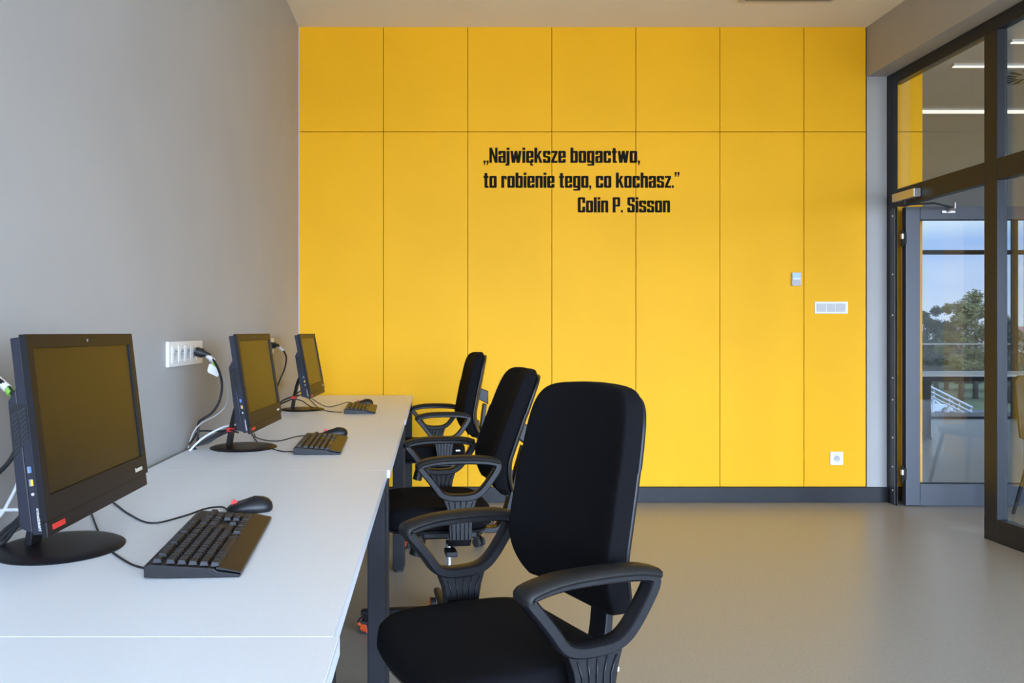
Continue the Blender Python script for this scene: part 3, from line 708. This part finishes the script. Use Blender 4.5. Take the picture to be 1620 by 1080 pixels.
pc_ = power_cable([Vector((-0.868, 1.56, 1.10)), P(-25, 590, 1.66), P(-6, 599, 1.68), P(6, 607, 1.69), P(20, 622, 1.68), P(30, 660, 1.66), P(28, 700, 1.66), P(18, 725, 1.66), P(0, 746, 1.67), P(-20, 762, 1.68)],
            'black power cable with white tag behind the nearest computer', ((-0.9065, 1.54, 1.108), (-0.868, 1.56, 1.10)), [P(-4, 600, 1.70), P(13, 615, 1.688)])
q = MB(); q.tube([P(13.5, 615.5, 1.688), P(18.5, 622, 1.684)], 0.0085, 8); q.build('green_band', M['green'], pc_)
cable('network_cable', [P(322, 560, 3.20), P(345, 585, 3.15), P(356, 602, 3.13), P(361, 622, 3.12), P(357, 642, 3.11), P(340, 658, 3.10), P(320, 668, 3.10), P(307, 682, 3.09), P(300, 700, 3.08), P(298, 709, 3.07)], 0.0030, M['cable_g'], 'thin grey cable dropping beside the black power cable')
cable('network_cable', [P(380, 671, 3.12), P(362, 673, 3.10), P(345, 679, 3.08), P(325, 690, 3.06), P(310, 702, 3.04), P(299, 714, 3.03)], 0.0042, M['cable_w'], 'thick white cable running from middle computer to the desk edge')
for k, (dz, dx) in enumerate(((0, 0), (5, 3), (9, 7))):
    cable('computer_cable', [P(378, 673 + dz * .6, 3.12), P(361, 680 + dz * .3, 3.11), P(344, 686 + dz * .5, 3.11), P(328, 694 + dz * .7, 3.10), P(311 - dx * .3, 703 + dz * .25, 3.08), P(303 + dx, 709 + dz * .2, 3.06)], 0.0038, M['cable'],
          'black cable in the bundle behind the middle computer', group='bundled black cables behind the middle computer')
cable('computer_cable', [P(378, 684, 3.05), P(370, 682, 3.05), P(363, 680, 3.09), P(345, 682, 3.11), P(316, 682, 3.12), P(306, 694, 3.09), P(299, 703, 3.06)], 0.0036, M['cable'], 'black cable looping highest in the bundle behind the middle computer')
for k, dz in enumerate((0, 4)):
    cable('computer_cable', [P(480, 615 + dz * 2.2, 4.66), P(470, 622 + dz, 4.66), P(460, 628 + dz, 4.66), P(448, 633 + dz, 4.70), P(438, 641, 4.75), P(430, 646, 4.80)], 0.0036, M['cable'],
          'black cable in the bundle behind the farthest computer', group='bundled black cables behind the farthest computer')
cable('computer_cable', [P(462, 630, 4.62), P(478, 634, 4.62), P(488, 641, 4.62), D(498, 647)], 0.0030, M['cable'], 'black cable trailing over the base of the farthest computer')
cable('network_cable', [P(30, 755, 1.62), P(25, 772, 1.64), P(13, 795, 1.66), P(3, 812, 1.68), P(-14, 830, 1.70)], 0.0036, M['cable_w'], 'white cable hanging steeply behind the nearest computer')
cable('network_cable', [P(38, 806, 1.64), P(20, 806, 1.66), P(0, 808, 1.68), P(-22, 820, 1.70)], 0.0036, M['cable_w'], 'white cable running level behind the nearest computer')
for k, dz in enumerate((0, 9, 18)):
    cable('computer_cable', [P(42, 805 + dz * .8, 1.64), P(25, 824 + dz * .6, 1.65), P(10, 836 + dz, 1.66), P(-4, 848 + dz, 1.68), P(-18, 848 + dz * .6, 1.72)], 0.0042, M['cable'],
          'black cable in the bundle behind the nearest computer', group='bundled black cables behind the nearest computer')

# ------------------------------------------------------------------ office chairs (facing -X)
def chair(label):
    t = thing('office_chair', label, 'chair', (0, 0, 0), group='black swivel office chairs at the desks')
    # seat cushion
    rings = []
    for z, s, ex in ((0.400, 0.90, 5), (0.408, 0.965, 5), (0.425, 1.0, 5), (0.448, 0.995, 5), (0.462, 0.985, 5), (0.470, 0.950, 5), (0.4745, 0.86, 4.5), (0.476, 0.50, 4)):
        r_ = []
        for (a, b) in sup(0.205, 0.226, 48, ex):
            x, y = a * s, b * s
            x *= 1.0
            zz = z
            if z > 0.44:
                zz += 0.010 - 0.016 * max(0, (-x - 0.09) / 0.115) ** 2     # waterfall front
                zz -= 0.010 * max(0, 1 - (y / 0.2) ** 2) * (1 if z > 0.469 else 0.4)
            r_.append((x - 0.062, y * (1 - 0.08 * max(0, x / 0.23)), zz))
        rings.append(r_)
    q = MB(); q.loft(rings); seat = q.build('seat', M['fabric'], t, smooth=True)
    q = MB(); rr = []
    for z, s in ((0.386, 0.80), (0.389, 0.93), (0.3995, 0.95)):
        rr.append([(a * s - 0.062, b * s, z) for a, b in sup(0.202, 0.222, 48, 5)])
    q.loft(rr); q.build('seat_pan', M['plastic'], t, smooth=40)
    box('maker_tag', (0.075, -0.2262, 0.456), (0.099, -0.2185, 0.464), M['white'], t)
    # backrest
    def sect(z):
        k = (z - 0.575) / (1.066 - 0.575)
        lum = 0.72
        x = 0.118 + (z - lum) * math.tan(R(10.0)) if z > lum else 0.118 + 0.9 * (lum - z) ** 2 / 0.16 * 0.35
        wd = 0.199 * (1 - 0.09 * max(0, (k - 0.35) / 0.65) ** 2 - 0.10 * max(0, (0.30 - k) / 0.30) ** 2)
        return x, wd
    def shell(zl, x_off, th, wk, m, nm, e=4.5, curve=0.9):
        rings = []
        n_ = len(zl)
        for z, s in zl:
            z = 0.575 + (z - 0.528) * 0.918
            x, wd = sect(z); wd *= wk
            pts = []
            for a, b in sup(th / 2, wd, 44, e):
                y = b * s
                pts.append((x + x_off + a * (0.35 + 0.65 * min(1, s * s)) - curve * y * y, y, z + (-0.35 * y * y if z > 0.9 else (0.5 * y * y if z < 0.6 else 0))))
            rings.append(pts)
        q = MB(); q.loft(rings); return q.build(nm, m, t, smooth=True)
    def ends(z0, z1, n, e):                      # rounded ends, the lower corners softer than the upper
        out = []
        for k in range(n + 1):
            t = math.sin(math.pi / 2 * (-1 + 2 * k / n)); q_ = e if t > 0 else e - 1.6
            out.append((z0 + (z1 - z0) * (0.5 + 0.5 * t), max(0.42, (1 - abs(t) ** q_) ** (1 / q_))))
        return out
    zl = ends(0.528, 1.065, 44, 7.4)
    shell(zl, 0.032, 0.060, 1.0, M['fabric'], 'backrest', 7.5)
    zl2 = ends(0.545, 1.047, 40, 7.4)
    shell(zl2, 0.068, 0.020, 0.90, M['plastic'], 'back_shell')
    # spine: wedge block on the shell, bar down and forward under the seat
    q = MB(); q.hexa([(0.197, -0.045, 0.800), (0.262, -0.045, 0.765), (0.262, 0.045, 0.765), (0.197, 0.045, 0.800), (0.209, -0.045, 0.862), (0.262, -0.045, 0.842), (0.262, 0.045, 0.842), (0.209, 0.045, 0.862)])
    sp = q.build('spine_block', M['plastic'], t, bevel=0.004)
    q = MB(); q.tube(spline([(0.247, 0, 0.7645), (0.238, 0, 0.69), (0.228, 0, 0.60), (0.218, 0, 0.50), (0.195, 0, 0.438), (0.14, 0, 0.424), (0.101, 0, 0.424)], 4), 0.01, sect=[(-0.030, -0.010), (0.030, -0.010), (0.030, 0.010), (-0.030, 0.010)], up=(0, 1, 0))
    q.build('spine_bar', M['plastic'], t, bevel=0.003)
    q = MB(); q.box((0.196, -0.040, 0.565), (0.2125, 0.040, 0.67)); q.build('spine_cover', M['plastic'], t, bevel=0.004)
    # arms
    def arm(s):
        y0 = s * 0.272
        loop = [(-0.158, 0.664), (-0.10, 0.676), (-0.03, 0.680), (0.05, 0.680), (0.12, 0.676), (0.156, 0.668), (0.159, 0.652), (0.135, 0.617), (0.105, 0.582), (0.078, 0.561), (0.045, 0.551), (0.0, 0.549), (-0.040, 0.551), (-0.073, 0.562), (-0.10, 0.592), (-0.13, 0.625), (-0.156, 0.652)]
        loop = [Vector((x * 0.87, y0, z)) for x, z in loop]
        sm = spline(loop[-2:] + loop + loop[:3], 3); pts = sm[6:6 + 3 * len(loop)]   # rounded closed loop
        sec = [(-0.019, -0.008), (-0.014, -0.012), (0.014, -0.012), (0.019, -0.008), (0.019, 0.008), (0.014, 0.012), (-0.014, 0.012), (-0.019, 0.008)]
        q = MB(); q.tube(pts, 0.01, closed=True, sect=sec, up=(0, 1, 0))
        a = q.build('armrest', M['plastic'], t, smooth=50)
        # web plate from the loop to the underside of the seat
        q = MB()
        web = [(-0.064, 0.560), (-0.040, 0.544), (0.045, 0.544), (0.068, 0.560), (0.054, 0.515), (0.046, 0.47), (0.044, 0.40), (-0.036, 0.40), (-0.038, 0.47), (-0.046, 0.515)]
        q.prism([(x, y0 - s * 0.013, z) for x, z in web], (0, s * 0.026, 0))
        q.prism([(-0.036, y0 - s * 0.013, 0.4005), (-0.036, y0 + s * 0.013, 0.4005), (-0.036, y0 - s * 0.016, 0.372), (-0.036, y0 - s * 0.085, 0.366), (-0.036, y0 - s * 0.085, 0.380), (-0.036, y0 - s * 0.034, 0.384)], (0.08, 0, 0))
        wb_ = q.build('arm_bracket', M['plastic'], a, bevel=0.003)
        q = MB()
        for k in range(5):
            xk = -0.026 + k * 0.0145
            q.tube([(xk * 1.5, y0 + s * 0.0135, 0.536), (xk * 1.12, y0 + s * 0.0145, 0.505), (xk, y0 + s * 0.0145, 0.43), (xk, y0 + s * 0.0135, 0.405)], 0.0022, 6)
            q.tube([(xk * 1.5, y0 - s * 0.0135, 0.536), (xk * 1.12, y0 - s * 0.0145, 0.505), (xk, y0 - s * 0.0145, 0.43)], 0.0022, 6)
        q.build('ribs', M['plastic'], a, smooth=True)
        # soft pad along the top
        tp = [(-0.166, 0.655), (-0.161, 0.671), (-0.10, 0.6845), (-0.03, 0.689), (0.05, 0.689), (0.12, 0.685), (0.164, 0.676)]
        q = MB(); q.tube(spline([Vector((x, y0, z)) for x, z in [(x * 0.88, z) for x, z in tp]], 3), 0.01, sect=[(-0.029, -0.003), (-0.026, 0.0045), (-0.014, 0.0085), (0.014, 0.0085), (0.026, 0.0045), (0.029, -0.003), (0.026, -0.008), (-0.026, -0.008)], up=(0, 1, 0))
        q.build('arm_pad', M['pad'], a, smooth=50)
    arm(-1); arm(1)
    # mechanism
    q = MB(); q.box((-0.11, -0.075, 0.335), (0.10, 0.075, 0.3855)); q.box((-0.13, -0.05, 0.345), (-0.11, 0.05, 0.38))
    mech = q.build('tilt_mechanism', M['plastic'], t, bevel=0.008)
    q = MB(); q.cyl((-0.105, -0.0, 0.350), (-0.128, -0.0, 0.260), 0.024, 18, 0.027); q.build('tension_knob', M['plastic'], t, smooth=40, bevel=0.003)
    for s, x in ((-1, 0.01), (1, -0.03)):
        q = MB(); q.tube([(x, s * 0.0755, 0.355), (x - 0.01, s * 0.14, 0.350), (x - 0.03, s * 0.22, 0.335)], 0.006, 8)
        q.box((x - 0.055, s * 0.205, 0.322), (x - 0.015, s * 0.275, 0.340)); q.build('lever', M['plastic'], t, bevel=0.003)
    # everything above the lift stands UPZ higher
    for o in [o for o in t.children_recursive if o.name.split('.')[0] not in ('backrest', 'back_shell', 'spine_block', 'spine_bar', 'spine_cover')]:
        for v in o.data.vertices: v.co.z += 0.064 if o.name.split('.')[0] in ('seat', 'seat_pan', 'maker_tag', 'tilt_mechanism', 'tension_knob', 'lever') else 0.047
    # gas lift and base
    q = MB(); q.cyl((0, 0, 0.235), (0, 0, 0.3915), 0.014, 20); q.build('gas_lift', M['chrome'], t, smooth=40)
    q = MB(); q.cyl((0, 0, 0.095), (0, 0, 0.250), 0.025, 20); q.build('lift_sleeve', M['plastic'], t, smooth=40)
    q = MB(); q.lathe([(0.02, 0.070), (0.052, 0.070), (0.055, 0.085), (0.050, 0.118), (0.030, 0.124)], n=30); q.build('hub', M['plastic'], t, smooth=40)
    for k in range(5):
        a = 2 * math.pi * k / 5 + R(18.5)
        c, s_ = math.cos(a), math.sin(a)
        def pl(r_, lat, z): return (c * r_ - s_ * lat, s_ * r_ + c * lat, z)
        q = MB(); q.hexa([pl(0.045, -0.026, 0.075), pl(0.350, -0.016, 0.068), pl(0.350, 0.016, 0.068), pl(0.045, 0.026, 0.075), pl(0.045, -0.020, 0.118), pl(0.350, -0.012, 0.088), pl(0.350, 0.012, 0.088), pl(0.045, 0.020, 0.118)])
        q.build('base_leg', M['plastic'], t, bevel=0.005)
        sw = R(80) if k == 3 else 0                       # how far the caster has swivelled
        cc, ss = math.cos(a + sw), math.sin(a + sw)
        def cp(dr, lat, z): return (c * 0.333 + cc * dr - ss * lat, s_ * 0.333 + ss * dr + cc * lat, z)
        q = MB(); q.cyl(cp(0, 0, 0.0675), cp(0, 0, 0.045), 0.007, 10)
        q.tube([cp(0.030 * math.cos(b), 0, 0.030 + 0.032 * math.sin(b)) for b in [R(10 + 20 * j) for j in range(9)]], 0.01, sect=[(-0.006, -0.003), (0.006, -0.003), (0.006, 0.003), (-0.006, 0.003)], up=(-ss, cc, 0))
        ct = q.build('caster', M['plastic'], t)
        for lat in (-0.018, 0.018):
            q = MB(); q.cyl(cp(0, lat - 0.009, 0.0252), cp(0, lat + 0.009, 0.0252), 0.025, 22); q.build('wheel', M['rubber'], ct, smooth=40)
        for sg in (-1, 1):
            la = sg * 0.0276
            nrm = Vector((-ss, cc, 0)) * sg * 0.003
            q = MB(); q.prism([cp(0.025, la, 0.040), cp(0.017, la, 0.048), cp(-0.025, la, 0.012), cp(-0.017, la, 0.004)], nrm)
            q.tube([cp(0.011 * math.cos(b), la + sg * 0.0015, 0.0255 + 0.011 * math.sin(b)) for b in [2 * math.pi * j / 12 for j in range(12)]], 0.0035, 6, closed=True)
            if k != 4: q.build('orange_wheel_lock', M['orange'], ct)
    return t
ch0 = chair('black swivel chair closest to the camera, whole backrest facing us')
chs = [ch0]
for lb in ('black swivel chair in the middle, partly hidden by the nearest chair', 'smallest black swivel chair by the yellow wall'):
    c = copy_tree(ch0); c['label'] = lb; chs.append(c)
CH = ((0.183, 1.768, 24.5), (0.068, 3.18, 6.5), (0.045, 4.79, 4.6))
for c, (x, y, a) in zip(chs, CH):
    c.location = (x, y, 0); c.rotation_euler.z = R(a)
# the middle chair's back is set further back and reclined, the far one's a little
for c, dx, tilt in ((chs[1], 0.009, 9.5), (chs[2], 0.020, 0.5)):
    pv = Vector((0.10, 0, 0.50)); rot = Matrix.Rotation(R(tilt), 3, 'Y')
    for o in c.children:
        if o.name.split('.')[0] in ('backrest', 'back_shell', 'spine_block', 'spine_bar', 'spine_cover'):
            o.rotation_euler.y = R(tilt); o.location = pv - rot @ pv + Vector((dx, 0, 0))

# ------------------------------------------------------------------ far room: table and chair
t = thing('meeting_table', 'white topped black framed table in the far room by the glazing', 'table', (7.0, 8.95, 0))
box('tabletop', (-1.95, -0.36, 0.72), (1.75, 0.36, 0.745), M['white'], t, bevel=0.002)
for sx in (-1.54, 1.69):
    box('leg', (sx - 0.04, 0.09, 0.03), (sx + 0.04, 0.17, 0.6445), M['desk_leg'], t); box('foot', (sx - 0.045, 0.085, 0), (sx + 0.045, 0.175, 0.0295), M['desk_leg'], t)
box('rail', (-1.93, -0.33, 0.675), (1.73, -0.30, 0.7195), M['desk_leg'], t)
box('rail', (-1.93, 0.10, 0.645), (1.73, 0.16, 0.7195), M['desk_leg'], t)
t = thing('visitor_chair', 'dark legged ochre chair just beyond the partition glass', 'chair', (4.02, 5.12, 0), R(90))
q = MB(); rr = [[(a * s, b * s, z) for a, b in sup(0.22, 0.22, 28, 4)] for z, s in ((0.43, .95), (0.44, 1), (0.47, 1), (0.48, .9))]; q.loft(rr); q.build('seat', M['ochre'], t, smooth=40)
q = MB(); rr = [[(0.20 + a * 0.1 + (z - .5) * .15, b * s, z) for a, b in sup(0.2, 0.21, 28, 4)] for z, s in ((0.485, .85), (0.50, 1), (0.86, 1), (0.90, .85))]; q.loft(rr); q.build('backrest', M['ochre'], t, smooth=40)
for sx in (-1, 1):
    for sy in (-1, 1):
        q = MB(); q.tube([(sx * 0.16, sy * 0.16, 0.4295), (sx * 0.23, sy * 0.23, 0)], [0.014, 0.010], 10); q.build('leg', M['desk_leg'], t, smooth=40)
q = MB(); q.tube([(0.17, 0.0, 0.45), (0.215, 0, 0.60)], 0.012, 8); q.build('back_support', M['desk_leg'], t)

# ------------------------------------------------------------------ outdoors
ZG = -5.75
struct(box('ground', (-60, 20, ZG - 0.3), (160, 300, ZG), M['grass']), 'green ground outside far below the windows', 'ground')
struct(box('road', (-60, 66.5, ZG), (160, 73.5, ZG + 0.02), M['road']), 'grey road outside below the windows', 'road')
def tree(x, y, h, wd, m, label, seed, nleaf=5200):
    rnd = random.Random(seed)
    t = thing('tree', label, 'tree', (x, y, ZG), group='trees beyond the road')
    q = MB(); q.tube([(0, 0, 0), (0.1, 0, h * .35), (0, 0.1, h * .8)], [0.28, 0.2, 0.06], 8)
    for k in range(5):
        a = rnd.uniform(0, 6.28); q.tube([(0.05, 0, h * (.3 + .08 * k)), (math.cos(a) * wd * .4, math.sin(a) * wd * .4, h * (.45 + .1 * k))], [0.1, 0.03], 6)
    q.build('trunk', M['bark'], t, smooth=True)
    blobs = [(rnd.uniform(-.6, .6) * wd, rnd.uniform(-.6, .6) * wd, h * rnd.uniform(.22, .9), wd * rnd.uniform(.25, .5)) for _ in range(16)] + [(0, 0, h * .9, wd * .35)]
    q = MB()
    for _ in range(nleaf):
        b = rnd.choice(blobs); d = Vector((rnd.gauss(0, 1), rnd.gauss(0, 1), rnd.gauss(0, 1))).normalized() * b[3] * rnd.uniform(.4, 1.0)
        f = 1 - 0.65 * max(0, (b[2] + d.z) / h - 0.45)
        c = Vector((b[0] * f, b[1] * f, b[2])) + d
        u = Vector((rnd.gauss(0, 1), rnd.gauss(0, 1), rnd.gauss(0, 1))).normalized(); v = u.orthogonal().normalized(); s = rnd.uniform(.09, .21)
        q.add([c + u * s, c + v * s * .6, c - u * s, c - v * s * .6], [(0, 1, 2, 3)])
    q.build('foliage', m, t)
for i, (px, top, y, wd, m, lb) in enumerate((
        (1462, 486, 85.5, 1.7, 'leaf_d', 'dark slender tree at the left edge of the door glass view'),
        (1481, 478, 97, 1.9, 'leaf_d', 'dark tree second from the left beyond the door glass'),
        (1497, 505, 100, 1.9, 'leaf_d', 'low dark tree in the dip between the taller trees'),
        (1520, 470, 80, 2.2, 'leaf_l', 'tall olive tree right of the dark ones beyond the door glass'),
        (1543, 452, 86, 2.4, 'leaf_l', 'tallest olive tree beyond the door glass'),
        (1566, 468, 97, 2.3, 'leaf_l', 'olive tree partly behind the dark mullion'),
        (1598, 500, 80.5, 1.7, 'leaf_d', 'dark tree behind the right partition pane'),
        (1640, 528, 90, 2.6, 'leaf_l', 'low olive tree at the right edge of the picture'))):
    ztop = EYE + (VY - top) / F * y
    tree((px - VX) / F * y, y, ztop - ZG, wd, M[m], lb, i)
for i, px in enumerate((1465, 1487, 1508, 1530, 1552, 1575, 1600, 1625)):
    y = 112 + (i % 3) * 3; x = (px - VX) / F * y; rnd = random.Random(50 + i)
    q = MB()
    for _ in range(1200):
        d = Vector((rnd.gauss(0, 1), rnd.gauss(0, .6), abs(rnd.gauss(0, 1)))).normalized() * rnd.uniform(.5, 1)
        c = Vector((x + d.x * 1.6, y + d.y, ZG + d.z * (4.0 + i % 2)))
        u = Vector((rnd.gauss(0, 1), rnd.gauss(0, 1), rnd.gauss(0, 1))).normalized(); v = u.orthogonal().normalized(); s = rnd.uniform(.2, .4)
        q.add([c + u * s, c + v * s * .6, c - u * s, c - v * s * .6], [(0, 1, 2, 3)])
    tag(q.build('bush', M['leaf_d'] if i % 2 else M['leaf_l']), 'rounded green bush in the hedge behind the trees', 'bush', 'bushes in the hedge behind the trees')
# silver car
cy = 70.0
t = thing('car', 'silver car parked on the road beyond the far glazing', 'car', ((1461 - VX) / F * cy, cy, ZG + 0.02))
q = MB(); pr = [(-2.1, 0.25), (2.1, 0.25), (2.15, 0.55), (2.0, 0.78), (1.0, 0.92), (0.35, 1.42), (-1.2, 1.45), (-1.9, 0.95), (-2.15, 0.85)]
q.prism([(x, -0.85, z) for x, z in pr], (0, 1.7, 0)); q.build('body', M['car'], t, bevel=0.06)
q = MB(); q.prism([(0.75, -0.858, 0.93), (0.28, -0.858, 1.33), (-1.1, -0.858, 1.36), (-1.55, -0.858, 0.96)], (0, 0.006, 0)); q.build('side_window', M['dark_glass'], t)
for x in (-1.3, 1.35):
    for s in (-1, 1):
        q = MB(); q.cyl((x, s * 0.875 - 0.1, 0.32), (x, s * 0.875 + 0.1, 0.32), 0.32, 24); wl = q.build('wheel', M['vent'], t, smooth=40)
        q = MB(); q.cyl((x, s * 0.985 - 0.006, 0.32), (x, s * 0.985 + 0.006, 0.32), 0.19, 20); q.build('rim', M['rubber'], wl, smooth=40)
# white braced barrier in front of the car
t = thing('barrier', 'white slanted railing outside beside the silver car', 'barrier', ((1492 - VX) / F * 65, 65, ZG))
h0 = lambda x: 2.15 - 0.5 * x
for nm, dz, r_ in (('top_rail', 0, 0.10), ('middle_rail', -0.38, 0.07), ('middle_rail', -0.72, 0.06)):
    q = MB(); q.tube([(-1.6, 0, h0(-1.6) + dz), (2.3, 0, h0(2.3) + dz)], r_, 8); q.build(nm, M['dull_white'], t)
for x in (-1.35, -0.7, 0.5, 1.3, 2.2):
    q = MB(); q.tube([(x - 0.08, 0.12, 0), (x + 0.08, 0.12, h0(x))], 0.085, 8); q.build('post', M['dull_white'], t)
q = MB(); q.tube([(0.75, 0.12, 1.6), (1.22, 0.12, 0)], 0.075, 8); q.build('brace', M['dull_white'], t)
# house with a red roof
hy = 140
t = thing('house', 'distant house with red roof behind the right partition pane', 'house', ((1618 - VX) / F * hy, hy, ZG))
box('wall', (-3, -3, 0), (3, 3, 5.8), M['plaster'], t)
q = MB(); q.prism([(-3.4, -3.4, 5.8), (3.4, -3.4, 5.8), (0, -3.4, 8.0)], (0, 6.8, 0)); q.build('roof', M['rooft'], t)
box('window', (-1.0, -3.02, 3.2), (0.2, -3.001, 4.6), M['dark_glass'], t)
